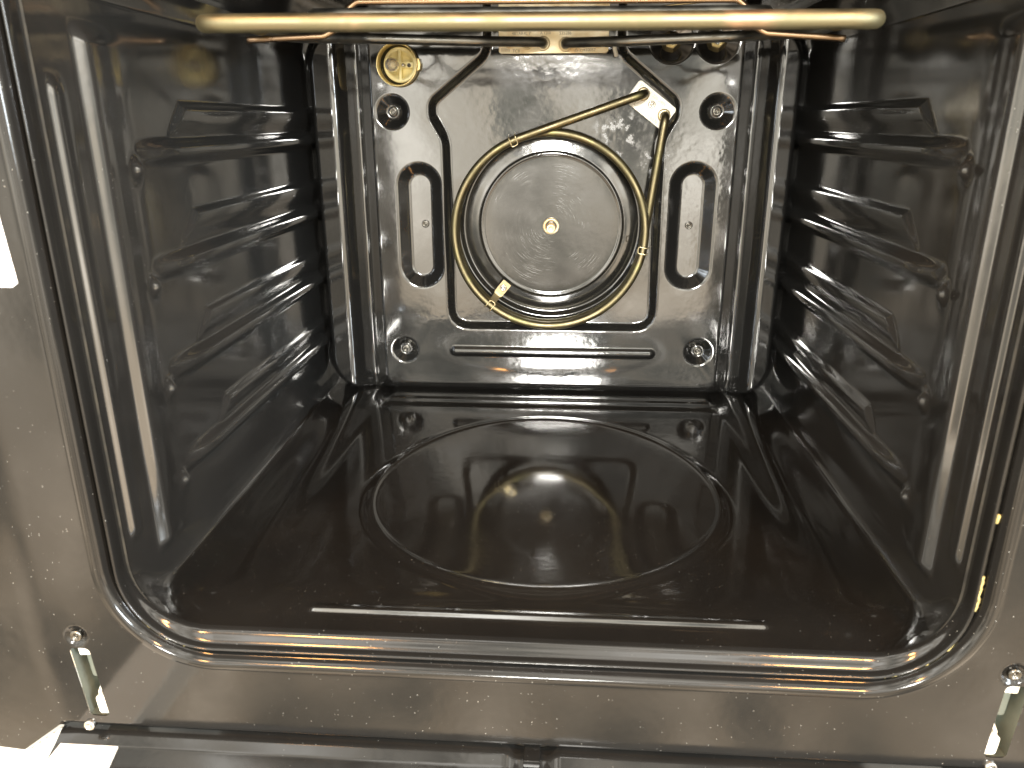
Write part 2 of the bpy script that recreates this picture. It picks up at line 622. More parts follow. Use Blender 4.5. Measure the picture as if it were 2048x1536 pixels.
slots = [(-0.1240, 0.1952), (0.1342, 0.1960)]
for (cx, cz) in slots:
    so = sd_rrect(X, Z, cx, cz, 0.0228, 0.0610, 0.0228)
    d += -0.0075 * ramp(-so - 0.0067, 0.0105, 0.0014)
lampc = (-0.1384, 0.3403)
d += -0.010 * ramp(0.0150 - np.hypot(X - lampc[0], Z - lampc[1]), 0.003, 0.001)

ids = np.zeros(X.shape, int)
ids[bs > -0.0055] = 1                       # sunken middle field with its sloping rim
ids[R < 0.0905] = 2                         # fan dish
for k, (cx, cz) in enumerate(slots):
    ids[sd_rrect(X, Z, cx, cz, 0.0238, 0.0620, 0.0238) < 0] = 10 + k
for k, (cx, cz, r0) in enumerate(dims):
    ids[(np.hypot(X - cx, Z - cz) < r0 + 0.0008) & (bs < -0.0055)] = 20 + k
ids[sd_rrect(X, Z, 0.0045, 0.0703, 0.1035, 0.0055, 0.0055) < 0] = 30
ids[(AX > 0.187) & (e > 0)] = np.where(X > 0, 41, 40)[(AX > 0.187) & (e > 0)]
P = np.stack([X, D - d, Z], -1)
N = grid_normals(P, flip=False)
if N[len(xs) // 2, len(zs) // 2, 1] > 0:
    N = -N
parts = grid_parts(P, N, ids[:-1, :-1])
back = None
BN = {0: 'back_panel', 1: 'sunken_field', 2: 'fan_dish', 30: 'embossed_bar', 40: 'side_bulge', 41: 'side_bulge'}
for k in sorted(parts):
    V, F, n = parts[k]
    nm = BN.get(k, 'slot_recess' if 10 <= k < 20 else 'screw_dimple')
    me = npmesh(nm, V, F, True, n)
    o = link(nm, me, M['dish'] if k == 2 else M['back'], oven if k == 0 else back)
    if k == 0:
        back = o


def depth_at(x, z):
    """y of the back panel surface at (x, z)"""
    i = int(round((x - xs[0]) / st))
    j = int(round((z - zs[0]) / st))
    return float(P[i, j, 1])


# ---- liner: side walls, floor, ceiling ----------------------------------------
YE = D + 0.030
ny_front = 26
ang = np.linspace(PI, 0, 17)[:-1]                      # rolled lip of the mouth
ys_wall = np.r_[np.arange(0.0045, 0.03, 0.0008), np.arange(0.03, YE, 0.0012), YE]
NLW, NC, NFL, NCE = 380, 18, 440, 60


def outline(hw, zb, zt, r, rt):
    """closed mouth outline, from top left down the left wall, floor, right wall, ceiling; returns points, inward normals"""
    pts, nor = [], []
    t = np.linspace(0, 1, NLW)
    pts.append(np.stack([np.full(NLW, -hw), zt - rt + (zb + r - zt + rt) * t], 1)); nor.append(np.tile([1.0, 0], (NLW, 1)))
    a = np.linspace(PI, 1.5 * PI, NC + 2)[1:-1]
    pts.append(np.stack([-hw + r + r * np.cos(a), zb + r + r * np.sin(a)], 1)); nor.append(np.stack([-np.cos(a), -np.sin(a)], 1))
    t = np.linspace(0, 1, NFL)
    pts.append(np.stack([-hw + r + (2 * hw - 2 * r) * t, np.full(NFL, zb)], 1)); nor.append(np.tile([0, 1.0], (NFL, 1)))
    a = np.linspace(1.5 * PI, 2 * PI, NC + 2)[1:-1]
    pts.append(np.stack([hw - r + r * np.cos(a), zb + r + r * np.sin(a)], 1)); nor.append(np.stack([-np.cos(a), -np.sin(a)], 1))
    t = np.linspace(1, 0, NLW)
    pts.append(np.stack([np.full(NLW, hw), zt - rt + (zb + r - zt + rt) * t], 1)); nor.append(np.tile([-1.0, 0], (NLW, 1)))
    a = np.linspace(0, PI / 2, NC + 2)[1:-1]
    pts.append(np.stack([hw - rt + rt * np.cos(a), zt - rt + rt * np.sin(a)], 1)); nor.append(np.stack([-np.cos(a), -np.sin(a)], 1))
    t = np.linspace(0, 1, NCE)
    pts.append(np.stack([hw - rt - (2 * hw - 2 * rt) * t, np.full(NCE, zt)], 1)); nor.append(np.tile([0, -1.0], (NCE, 1)))
    a = np.linspace(PI / 2, PI, NC + 2)[1:-1]
    pts.append(np.stack([-hw + rt + rt * np.cos(a), zt - rt + rt * np.sin(a)], 1)); nor.append(np.stack([-np.cos(a), -np.sin(a)], 1))
    pts.append(pts[0][:1]); nor.append(nor[0][:1])
    return np.concatenate(pts), np.concatenate(nor)


rows, nrs, yy = [], [], []
LIPY, LIPX = 0.0045, 0.0013


def base_row(y):
    k = float(ramp(np.array(y - 0.026), 0.034, 0.015))
    r = 0.050 - 0.043 * k
    zb = ZF - 0.0070 * (1 - float(ramp(np.array(y - 0.026), 0.030, 0.014))) - 0.0058 * (1 - float(ramp(np.array(y - 0.0070), 0.004, 0.0022)))
    return outline(HW, zb, ZT, r, 0.035)


p0, n0 = base_row(LIPY)
for a in ang:
    off = LIPX * (1 - math.cos(a))
    rows.append(p0 - n0 * off)
    nrs.append(n0)
    yy.append(LIPY - LIPY * math.sin(a) * 0.95)
for y in ys_wall:
    p, n = base_row(y)
    rows.append(p)
    nrs.append(n)
    yy.append(y)
Q = np.array(rows)                       # [row, u, (x,z)]
NN = np.array(nrs)
Y = np.repeat(np.array(yy)[:, None], Q.shape[1], 1)
nlip = len(ang)
U = np.arange(Q.shape[1])
o1, o2 = NLW, NLW + NC
o3, o4 = o2 + NFL, o2 + NFL + NC
o5 = o4 + NLW
seg_left = U < o1 + NC // 2
seg_floor = (U >= o1 + NC // 2) & (U < o3 + NC // 2)
seg_right = (U >= o3 + NC // 2) & (U < o5 + NC // 2)
H = np.zeros(Y.shape)
IDS = np.zeros(Y.shape, int)
GX, GZ = Q[..., 0], Q[..., 1]

LEVELS = [0.2748, 0.2068, 0.1420, 0.0785]
PADS = [0.3042, 0.2385, 0.1712, 0.1030]


def wall_feats(sl, base, flip):
    y, z = Y[:, sl], GZ[:, sl]
    h = np.zeros(y.shape)
    ident = np.zeros(y.shape, int)
    sh = 0.004 if flip else 0.0
    # vertical beads near the mouth: steep to the front, easing off behind
    for q, (y0, w, hgt, z0, z1, back_) in enumerate(((0.0195, 0.0034, 0.0029, 0.060, 0.315, 0.009), (0.0475, 0.0072, 0.0060, 0.037, 0.340, 0.030))):
        up = ramp(y - y0, w, w * 0.16)
        dn = 1 - ramp(y - y0 - w / 2 - back_ / 2 - 0.0012, back_, back_ * 0.4)
        m = ramp(z - z0 - 0.004, 0.006, 0.003) * ramp(z1 - 0.004 - z, 0.006, 0.003)
        h += hgt * up * dn * m
        ident[(y > y0 - w / 2 - 0.002) & (y < y0 + w / 2 + 0.003) & (z > z0 - 0.002) & (z < z1 + 0.002)] = base + 1 + q
    for q, zc in enumerate(LEVELS):
        zz = z - zc
        # lower rib: the shelf rests on it; blunt rounded nose
        ds = np.where(y < 0.093 + sh, np.hypot(zz, y - 0.093 - sh), np.abs(zz))
        h += 0.0070 * ramp(0.0052 - ds, 0.0045, 0.0018) * ramp(y - 0.104 - sh, 0.030, 0.012)
        bump_ = np.hypot((z - zc + 0.0085) / 1.25, (y - 0.0850 - sh))
        h += 0.0050 * np.exp(-(bump_ / 0.0044) ** 2)
        ident[(y > 0.083 + sh) & (np.abs(zz) < 0.0090)] = base + 10 + q
        # raised pad above it, with a slanting front end
        ztop = PADS[q]
        ystart = 0.1480 + sh - (ztop - z) * 1.05 + (0.012 if q == 3 else 0.0)
        s = np.where(z > zc, np.minimum(ztop - z, (y - ystart) * 0.69), -1.0)
        h = np.maximum(h, 0.0036 * ramp(s - 0.0022, 0.0040, 0.0013) * ramp(z - ztop + 0.0165, 0.012, 0.004))
        ident[(s > -0.0008) & (z > zc + 0.0090)] = base + 20 + q
    # shoulder where the wall leans in to the ceiling
    h += 0.016 * sp(z - 0.353, 0.0015) / 0.049
    # fade everything at the lip and close to the corner
    h *= ramp(y - 0.014, 0.010, 0.004) if False else np.where(y > 0.012, 1, 0)
    return h, ident


for sl, base, flip in ((seg_left, 100, False), (seg_right, 200, True)):
    h, ident = wall_feats(sl, base, flip)
    H[:, sl] += h
    IDS[:, sl] = np.where(ident > 0, ident, base)
IDS[:, seg_floor] = 300
x, y = GX[:, seg_floor], Y[:, seg_floor]
FCX, FCY, FCR = 0.0035, 0.1845, 0.1375
rr = np.hypot(x - FCX, y - FCY)
h = 0.0022 * ramp(FCR - 0.0022 - rr, 0.0042, 0.0011) + 0.0050 * np.clip(1 - (rr / 0.130) ** 2, 0, 1) ** 2
h += 0.0012 * np.exp(-((rr - FCR + 0.001) / 0.0038) ** 2)
h += 0.08 * (sp(y - 0.22, 0.05) - sp(y - 0.335, 0.008))
fr = sd_rrect(x, y, 0.002, 0.0295, 0.138, 0.0040, 0.0040)
h += 0.0015 * ramp(-fr - 0.0018, 0.0036, 0.0014)
ys_ = np.minimum(np.minimum(y - 0.3480, x + 0.160), 0.163 - x)
h += 0.0028 * ramp(ys_, 0.0060, 0.0018) + 0.0015 * ramp(y - 0.362, 0.004, 0.0016) * ramp(ys_, 0.0060, 0.0018)
sid = np.abs(x) - 0.168
h += 0.0035 * np.sin(np.clip(sid / 0.052, 0, 1) * PI) ** 2 * ramp(y - 0.12, 0.10, 0.05)
h[:nlip] = 0
H[:, seg_floor] += h
idf = np.full(x.shape, 300)
idf[rr < FCR + 0.002] = 301
idf[fr < 0.0016] = 302
IDS[:, seg_floor] = idf
IDS[:, U >= o5 + NC // 2] = 400
IDS[Y < 0.0128] = 500
P2 = np.stack([GX + NN[..., 0] * H, Y, GZ + NN[..., 1] * H], -1)
N2 = grid_normals(P2)
mid = len(yy) // 2
if N2[mid, NLW // 2, 0] < 0:
    N2 = -N2
lp = grid_parts(P2, N2, IDS[:-1, :-1])
parent_of = {}
for k in (500, 100, 200, 300, 400):
    V, F, n = lp[k]
    nm = {100: 'side_wall', 200: 'side_wall', 300: 'floor_pan', 400: 'ceiling_panel', 500: 'mouth_lip'}[k]
    parent_of[k] = link(nm, npmesh(nm, V, F, True, n), M['floor'] if k == 300 else (M['frame'] if k == 500 else M['wall']), oven)
for k in sorted(lp):
    if k in parent_of:
        continue
    V, F, n = lp[k]
    b = k - k % 100
    q = k % 100
    if b == 300:
        nm = 'domed_disc' if q == 1 else 'front_bead'
    else:
        nm = 'vertical_bead' if q < 10 else ('shelf_rib' if q < 20 else 'raised_pad')
    link(nm, npmesh(nm, V, F, True, n), M['floor'] if b == 300 else M['wall'], parent_of[b])

# ---- front frame --------------------------------------------------------------
st2 = 0.0012
fx = np.arange(-0.345, 0.345 + st2, st2)
fz = np.arange(-0.105, 0.44 + st2, st2)
X, Z = np.meshgrid(fx, fz, indexing='ij')
GAP = 0.0040
hw_o, zb_o = HW + 2 * LIPX, p0[:, 1].min() - 2 * LIPX
OUT = dict(cx=0, cz=(zb_o + ZT + 0.02) / 2, hw=hw_o + GAP, hh=(ZT + 0.02 - zb_o) / 2 + GAP, r=0.050 + 2 * LIPX + GAP)


def zbot(x):
    ax = np.abs(x)
    return np.where(ax < 0.286, -0.0615, np.maximum(-0.0615 - (ax - 0.286) * 0.80, -0.088))


SLOTS = [(-0.2625, -0.0245, 0.085), (0.2640, -0.0228, -0.060)]      # x, z, tilt


def frame_sd(x, z):
    hole = sd_rrect(x, z, OUT['cx'], OUT['cz'], OUT['hw'], OUT['hh'], OUT['r'])
    bot = (z - zbot(x))
    s = np.minimum(hole, bot)
    for (sx, sz, tl) in SLOTS:
        xx = x - sx - (sz - z) * tl
        s = np.minimum(s, sd_rrect(xx, z, 0, sz, 0.0060, 0.0245, 0.0030))
    return s, hole, bot


for it in range(4):                                  # pull the grid on to the cut edges
    s, _, _ = frame_sd(X, Z)
    g = 1e-5
    gx = (frame_sd(X + g, Z)[0] - frame_sd(X - g, Z)[0]) / (2 * g)
    gz = (frame_sd(X, Z + g)[0] - frame_sd(X, Z - g)[0]) / (2 * g)
    near = np.abs(s) < st2 * 0.75
    X = np.where(near, X - s * gx, X)
    Z = np.where(near, Z - s * gz, Z)
s, hole, bot = frame_sd(X, Z)


def frame_y(x, z):
    _, hole, bot = frame_sd(x, z)
    v = 0.0050 * (1 - ramp(hole - 0.0016, 0.0022, 0.0016))
    v = v + 0.0080 * (1 - ramp(bot - 0.0030, 0.0045, 0.0028))
    v = v - 0.0004 * np.exp(-((hole - 0.0045) / 0.0022) ** 2)
    v = v + 0.004 * sp(np.abs(x) - 0.288, 0.010) / 0.05
    for (cx, cz) in ((-0.2648, 0.0085), (0.2622, 0.0093)):
        v = v + 0.0022 * ramp(0.0058 - np.hypot(x - cx, z - cz), 0.0022, 0.0009)
    return v


g = 5e-5
P3 = np.stack([X, frame_y(X, Z), Z], -1)
N3 = np.stack([(frame_y(X + g, Z) - frame_y(X - g, Z)) / (2 * g), -np.ones(X.shape), (frame_y(X, Z + g) - frame_y(X, Z - g)) / (2 * g)], -1)
N3 /= np.linalg.norm(N3, axis=-1, keepdims=True)
okv = (s > -1e-4) & (hole > 0.0052)
keep = okv[:-1, :-1] & okv[1:, :-1] & okv[1:, 1:] & okv[:-1, 1:]
V, F, n = grid_parts(P3, N3, np.zeros(keep.shape, int), keep)[0]
frame = link('front_frame', npmesh('front_frame', V, F, True, n), M['frame'], oven)

# rolled inner edge of the frame, as a clean strip
def rim_outline(off):
    hw = hw_o + GAP + off
    zb = zb_o - GAP - off
    r = 0.0566 + off
    pts = [(-hw, z) for z in np.linspace(ZT + 0.03, zb + r, 60)]
    pts += [(-hw + r + r * math.cos(a), zb + r + r * math.sin(a)) for a in np.linspace(PI, 1.5 * PI, 40)[1:-1]]
    pts += [(x_, zb) for x_ in np.linspace(-hw + r, hw - r, 80)]
    pts += [(hw - r + r * math.cos(a), zb + r + r * math.sin(a)) for a in np.linspace(1.5 * PI, 2 * PI, 40)[1:-1]]
    pts += [(hw, z) for z in np.linspace(zb + r, ZT + 0.03, 60)]
    return np.array(pts)


offs = np.r_[0.0, np.arange(0.0, 0.0105, 0.0004)]
rows = []
for q_, o_ in enumerate(offs):
    oo = rim_outline(o_)
    v = 0.0050 * (1 - float(ramp(np.array(o_ - 0.0016), 0.0022, 0.0016))) - 0.0004 * math.exp(-((o_ - 0.0045) / 0.0022) ** 2)
    v += -0.0003 + 0.0009 * float(ramp(np.array(o_ - 0.0088), 0.0030, 0.0012))
    if q_ == 0:
        v = 0.0095
    rows.append(np.stack([oo[:, 0], np.full(len(oo), v), oo[:, 1]], 1))
P5 = np.array(rows)
N5 = grid_normals(P5)
if N5[20, 100, 1] > 0:
    N5 = -N5
V, F, n = grid_parts(P5, N5, np.zeros((P5.shape[0] - 1, P5.shape[1] - 1), int))[0]
link('rolled_rim', npmesh('rolled_rim', V, F, True, n), M['frame'], frame)

# dark channel behind the gap between frame and lip, with the fibre seal in it
def ring_path(off, y, n=14, r0=None):
    hw = hw_o + off
    zb = zb_o - off
    zt = ZT + 0.02 + off
    r = 0.052 + off
    pts = [(-hw, y, zt)]
    for k in range(n + 1):
        a = PI + k / n * PI / 2
        pts.append((-hw + r + r * math.cos(a), y, zb + r + r * math.sin(a)))
    for k in range(n + 1):
        a = 1.5 * PI + k / n * PI / 2
        pts.append((hw - r + r * math.cos(a), y, zb + r + r * math.sin(a)))
    pts.append((hw, y, zt))
    return pts


A, B = ring_path(-0.004, 0.0105), ring_path(0.010, 0.0105)
me = pymesh('seal_channel', A + B, [(i, i + 1, len(A) + i + 1, len(A) + i) for i in range(len(A) - 1)])
chan = link('seal_channel', me, M['rubber'], oven)
tube('gasket', resample(ring_path(0.0020, 0.0078), 0.006), 0.0020, M['rubber'], oven, 8)
# patches of yellow insulation fibre showing in the gap
ring = resample(ring_path(0.0021, 0.0046), 0.0015)
rp3 = np.array(ring)
for (xa, xb, za, zb_) in ((-0.225, -0.192, 0.0, 0.033), (0.196, 0.230, 0.0, 0.042), (0.2365, 0.2395, 0.045, 0.066), (0.2365, 0.2395, 0.098, 0.104), (0.236, 0.2395, 0.128, 0.131)):
    seg = [p for p in rp3 if xa < p[0] < xb and za < p[2] < zb_]
    if len(seg) > 2:
        seg = [np.array(p) + np.array([random.uniform(-8e-4, 8e-4), random.uniform(-3e-4, 1e-3), random.uniform(-8e-4, 8e-4)]) for p in seg]
        tube('seal_fibre', seg, 0.0010, M['fibre'], oven, 6)


def hex_screw(name, c, r, mat, parent, axis=(0, -1, 0)):
    """pan-head screw with a socket"""
    return lathe(name, [(0, -0.004), (r, -0.004), (r, 0.0006 * r / 0.003), (r * 0.86, 0.0011 * r / 0.003), (r * 0.52, 0.0012 * r / 0.003),
                        (r * 0.45, 0.0001), (r * 0.2, 0.0), (r * 0.16, 0.0006), (0, 0.0007)], c, mat, parent, axis, 24)


hex_screw('screw', (-0.2648, 0.0006, 0.0085), 0.0036, M['screw'], frame)
hex_screw('screw', (0.2622, 0.0006, 0.0093), 0.0036, M['screw'], frame)
hex_screw('rivet', (-0.2680, -0.0008, -0.0560), 0.0034, M['steel'], frame)
hex_screw('rivet', (0.2612, -0.0008, -0.0535), 0.0034, M['steel'], frame)

# ---- trim strip below the frame ------------------------------------------------
nu = 300
us = np.linspace(-0.291, 0.345, nu)
prof = fillet([(0.0125, -0.0690), (0.0125, -0.0640), (0.0040, -0.0650), (-0.0035, -0.0690), (-0.0150, -0.0735), (-0.0270, -0.0745), (-0.0290, -0.0900)],
              [0, 0.002, 0.006, 0.008, 0.010, 0.002, 0], 6)
prof = np.concatenate([resample(np.array(prof[:-1]), 0.0008), np.linspace(prof[-2], prof[-1], 12)[1:]])
TX, TK = np.meshgrid(us, np.arange(len(prof)), indexing='ij')
py, pz = prof[TK, 0], prof[TK, 1]
notch = ramp(0.011 - np.abs(TX - 0.002), 0.006, 0.002)
P4 = np.stack([TX, py, pz - 0.0035 * notch * np.clip((py + 0.03) / 0.02, 0, 1)], -1)
N4 = grid_normals(P4)
if N4[5, len(prof) // 3, 2] < 0:
    N4 = -N4
V, F, n = grid_parts(P4, N4, np.zeros((nu - 1, len(prof) - 1), int))[0]
trim = link('door_edge', npmesh('door_edge', V, F, True, n), M['trim'], oven)
# shelf behind the joint between frame and trim
me = pymesh('joint_backing', [(-0.283, 0.0130, -0.058), (0.345, 0.0130, -0.058), (0.345, 0.0130, -0.090), (-0.283, 0.0130, -0.090)], [(0, 1, 2, 3)])
link('joint_backing', me, M['rubber'], trim)
tab = rrect_poly(0.002, -0.0655, 0.0050, 0.0022, 0.0008)
link('reflection_tab', plate_mesh('reflection_tab', tab, -0.0040, 0.010), M['trim'], oven)  # added black tab, stands in for a reflection on the frame's bottom edge

# ---- fan shaft, screws on the back panel ---------------------------------------
ysf = depth_at(FX, FZ)
sh = lathe('motor_shaft', [(0.0078, 0.0), (0.0078, 0.0035), (0.0068, 0.0040), (0.0056, 0.0038), (0.0052, 0.0), (0.0050, -0.004)], (FX, ysf, FZ), M['cream'], oven, seg=32)
lathe('spindle', [(0.0042, -0.006), (0.0042, 0.0120), (0.0038, 0.0126), (0.0024, 0.0126), (0.0020, 0.0118), (0.0, 0.0120)], (FX, ysf, FZ - 0.0012), M['cream'], sh, seg=28)
for (cx, cz, r0) in dims[:4]:
    hex_screw('screw', (cx, depth_at(cx, cz) - 0.0003, cz), 0.0040, M['screw'], back)
for (cx, cz) in slots:
    zz = 0.1970
    xx = cx + 0.0035 if cx < 0 else cx - 0.0007
    hex_screw('screw', (xx, depth_at(xx, zz) - 0.0003, zz), 0.0036, M['screw'], back)
for (cx, cz, r0) in dims[4:]:
    lathe('threaded_bush', [(0.0062, -0.002), (0.0062, 0.0030), (0.0050, 0.0036), (0.0036, 0.0034), (0.0032, -0.001), (0, -0.001)],
          (cx, depth_at(cx, cz), cz), M['brass'], back, seg=6, smooth=False)

# ------------------------------------------------------------------ ring heating element round the fan
RC = (0.0008, 0.1925)
RR = 0.0893
TR = 0.0039
pl_c = (0.0912, 0.3052)
pl_rot = math.radians(-36.8)
ysunk = D + 0.0065
path = []
hA, hB = (0.0838, 0.3146), (0.1035, 0.2962)
th0, th1 = math.radians(108), math.radians(355 + 360)
sA = (RC[0] + RR * math.cos(th0), RC[1] + RR * math.sin(th0))
yfront, yback = D - 0.0190, D - 0.0085
lead = fillet([(hA[0], ysunk, hA[1]), (hA[0], D - 0.016, hA[1]), (sA[0], yfront, sA[1])], 0.009, 8)
path += [tuple(p) for p in lead[:-1]]
for k in range(181):
    t_ = k / 180
    a = th0 + (th1 - th0) * t_
    y_ = yfront + (yback - yfront) * float(ramp(np.array(t_ - 0.53), 0.30, 0.06))
    path.append((RC[0] + RR * math.cos(a), y_, RC[1] + RR * math.sin(a)))
tail = fillet([(RC[0] + RR * math.cos(th1), yback, RC[1] + RR * math.sin(th1)), (hB[0], D - 0.010, hB[1]), (hB[0], ysunk, hB[1])], 0.009, 8)
path += [tuple(p) for p in tail[1:]]
ringel = empty('ring_heating_element', (RC[0], D, RC[1]))
tag(ringel, 'brass-coloured ring heating element looped round the fan opening on a diagonal pale plate', 'heating element')
tube('heating_tube', resample(path, 0.0030), TR, M['brasstube'], ringel, 16)
plm = link('mounting_plate', plate_mesh('mounting_plate', rrect_poly(pl_c[0], pl_c[1], 0.0216, 0.0113, 0.0025, pl_rot), ysunk - 0.0030, ysunk + 0.0005), M['pale'], ringel)
ca, sa = math.cos(pl_rot), math.sin(pl_rot)


def onpl(u, v):
    return (pl_c[0] + u * ca - v * sa, ysunk - 0.00305, pl_c[1] + u * sa + v * ca)


for (u, v, s_, tx) in ((-0.0125, 0.0075, 0.0042, '2200W'), (0.0035, 0.0075, 0.0038, '220-240V'), (0.0165, 0.0060, 0.0040, '\u25B3'),
                       (-0.0150, -0.0075, 0.0042, 'TCL'), (-0.0040, -0.0078, 0.0050, '\u24BA'), (0.0085, -0.0085, 0.0038, '306070')):
    text('lettering', tx, onpl(u, v), s_, M['palink'], plm, pl_rot)
hex_screw('screw', (pl_c[0] + 0.0009, ysunk - 0.0031, pl_c[1] + 0.0005), 0.0033, M['steel'], ringel)
for (hx, hz) in (hA, hB):
    lathe('collar', [(0.0058, -0.001), (0.0058, 0.0012), (0.0048, 0.0018), (0.0037, 0.0018)], (hx, ysunk - 0.003, hz), M['clip'], ringel)


def wire_clip(angle, parent, rr_=RR):
    """little bent wire loop holding the two turns together"""
    ca_, sa_ = math.cos(angle), math.sin(angle)
    def pt(u, w, y_):      # u radial, w tangential
        return (RC[0] + (rr_ + u) * ca_ - w * sa_, y_, RC[1] + (rr_ + u) * sa_ + w * ca_)
    q = 0.0047
    pp = [pt(q + 0.001, -0.003, yback), pt(q, -0.003, yfront - q * 0.4), pt(0.003, -0.003, yfront - q), pt(-q, -0.003, yfront - q * 0.8),
          pt(-q - 0.0005, 0.003, yfront - q * 0.8), pt(0.003, 0.003, yfront - q), pt(q, 0.003, yfront - q * 0.4), pt(q + 0.001, 0.003, yback)]
    tube('wire_clip', resample(fillet(pp, 0.0015, 4), 0.001), 0.00055, M['clip'], parent, 8)


for aa in (112, -10, 231):
    wire_clip(math.radians(aa), ringel)
# screwed retaining tab at lower left
ta = math.radians(231)
def rad(rv, w, y_):
    return (RC[0] + rv * math.cos(ta) - w * math.sin(ta), y_, RC[1] + rv * math.sin(ta) + w * math.cos(ta))
yk = D - 0.007
V = [rad(0.086, -0.0034, yk - 0.006), rad(0.086, 0.0034, yk - 0.006), rad(0.080, 0.0034, yk), rad(0.080, -0.0034, yk),
     rad(0.078, 0.0046, yk), rad(0.078, -0.0046, yk), rad(0.064, 0.0046, yk - 0.0010), rad(0.064, -0.0046, yk - 0.0010)]
Fq = [(0, 1, 2, 3), (3, 2, 4, 5), (5, 4, 6, 7)]
V2 = [(v[0], v[1] + 0.0010, v[2]) for v in V]
nq = len(V)
Fq += [tuple(i + nq for i in reversed(f)) for f in Fq]
loop = [0, 3, 5, 7, 6, 4, 2, 1]
Fq += [(loop[i], loop[(i + 1) % 8], loop[(i + 1) % 8] + nq, loop[i] + nq) for i in range(8)]
link('retaining_tab', pymesh('retaining_tab', V + V2, Fq), M['clip'], ringel)
hex_screw('screw', rad(0.0705, 0, yk - 0.0010), 0.0034, M['steel'], ringel)

# ------------------------------------------------------------------ grill element under the ceiling
yp = D - 0.0035
grill = empty('grill_heating_element', (0.002, D, 0.372))
tag(grill, 'thick olive-gold grill heating element hanging across the top of the oven mouth', 'heating element')
zt_ = 0.3562
outer = fillet([(-0.0070, D + 0.002, zt_ + 0.0005), (-0.0070, D - 0.020, zt_ + 0.0005), (-0.060, 0.340, zt_ - 0.0010), (-0.150, 0.325, zt_ + 0.0005),
                (-0.196, 0.270, 0.3530), (-0.190, 0.170, 0.3508), (-0.168, 0.050, 0.3385),
                (0.161, 0.050, 0.3372), (0.186, 0.170, 0.3500), (0.192, 0.270, 0.3530), (0.150, 0.325, zt_ - 0.0005),
                (0.060, 0.340, zt_ - 0.0020), (0.0128, D - 0.020, zt_ - 0.0003), (0.0128, D + 0.002, zt_ - 0.0003)],
               [0, 0.010, 0.05, 0.03, 0.05, 0.06, 0.016, 0.016, 0.06, 0.05, 0.03, 0.05, 0.010, 0], 10)
outer = resample(outer, 0.003)
isf = outer[:, 1] < 0.20
i0, i1 = np.where(isf)[0][0], np.where(isf)[0][-1]
tube('heating_tube', outer[:i0 + 1], 0.0041, M['darktube'], grill, 16, cap=False)
tube('heating_tube', outer[i0:i1 + 1], 0.0044, M['olive'], grill, 20, cap=False)
tube('heating_tube', outer[i1:], 0.0041, M['darktube'], grill, 16, cap=False)
inner = fillet([(-0.0270, D + 0.002, 0.3790), (-0.0270, D - 0.020, 0.3790), (-0.060, 0.330, 0.3755), (-0.135, 0.300, 0.3710), (-0.135, 0.110, 0.3490),
                (0.128, 0.110, 0.3478), (0.128, 0.300, 0.3700), (0.060, 0.330, 0.3750), (0.0330, D - 0.020, 0.3790), (0.0330, D + 0.002, 0.3790)],
               [0, 0.010, 0.04, 0.035, 0.03, 0.03, 0.035, 0.04, 0.010, 0], 8)
tube('inner_heating_tube', resample(inner, 0.004), 0.0036, M['darktube'], grill, 14)
gp = link('mounting_plate', plate_mesh('mounting_plate', rrect_poly(0.0021, 0.3735, 0.0488, 0.0248, 0.0028), yp, D + 0.001), M['cream'], grill)
for (tx, u, v, s_) in (('48TAR4L 7', -0.0265, 0.3650, 0.0036), ('A 1200', -0.0050, 0.3652, 0.0032), ('535286', 0.0125, 0.3650, 0.0036),
                       ('\u25A4\u25A4', -0.0405, 0.3515, 0.0046), ('TC8', -0.0310, 0.3507, 0.0036), ('\u25B3 23410057', 0.0300, 0.3512, 0.0036)):
    text('lettering', tx, (u, yp - 0.00005, v), s_, M['ink'], gp)
for (hx, hz, r_) in ((-0.0070, zt_ + 0.0005, 0.0062), (0.0128, zt_ - 0.0003, 0.0062), (-0.0215, 0.3560, 0.0046), (0.0275, 0.3558, 0.0046),
                     (-0.0370, 0.3562, 0.0036), (0.0410, 0.3560, 0.0036), (-0.0270, 0.3790, 0.0056), (0.0330, 0.3790, 0.0056)):
    lathe('collar', [(r_, -0.0008), (r_, 0.0014), (r_ * 0.8, 0.0024), (r_ * 0.62, 0.0020), (r_ * 0.5, 0.0006), (0, 0.0006)], (hx, yp, hz), M['cream'], grill)

# bent wire that carries the element
yb = 0.200
bw = empty('support_wire', (0, yb, 0.367))
tag(bw, 'copper-coloured bent support wire hooked under the grill element with two open ends', 'wire bracket')
wp = fillet([(-0.2030, yb, 0.3447), (-0.150, yb, 0.3466), (-0.1385, yb, 0.3520), (-0.1350, yb, 0.3610), (-0.1260, yb, 0.3675),
             (0.1240, yb, 0.3660), (0.1320, yb, 0.3600), (0.1345, yb, 0.3510), (0.1440, yb, 0.3458), (0.1945, yb, 0.3422)], 0.006, 6)
tube('wire', resample(wp, 0.002), 0.0021, M['copper'], bw, 12)

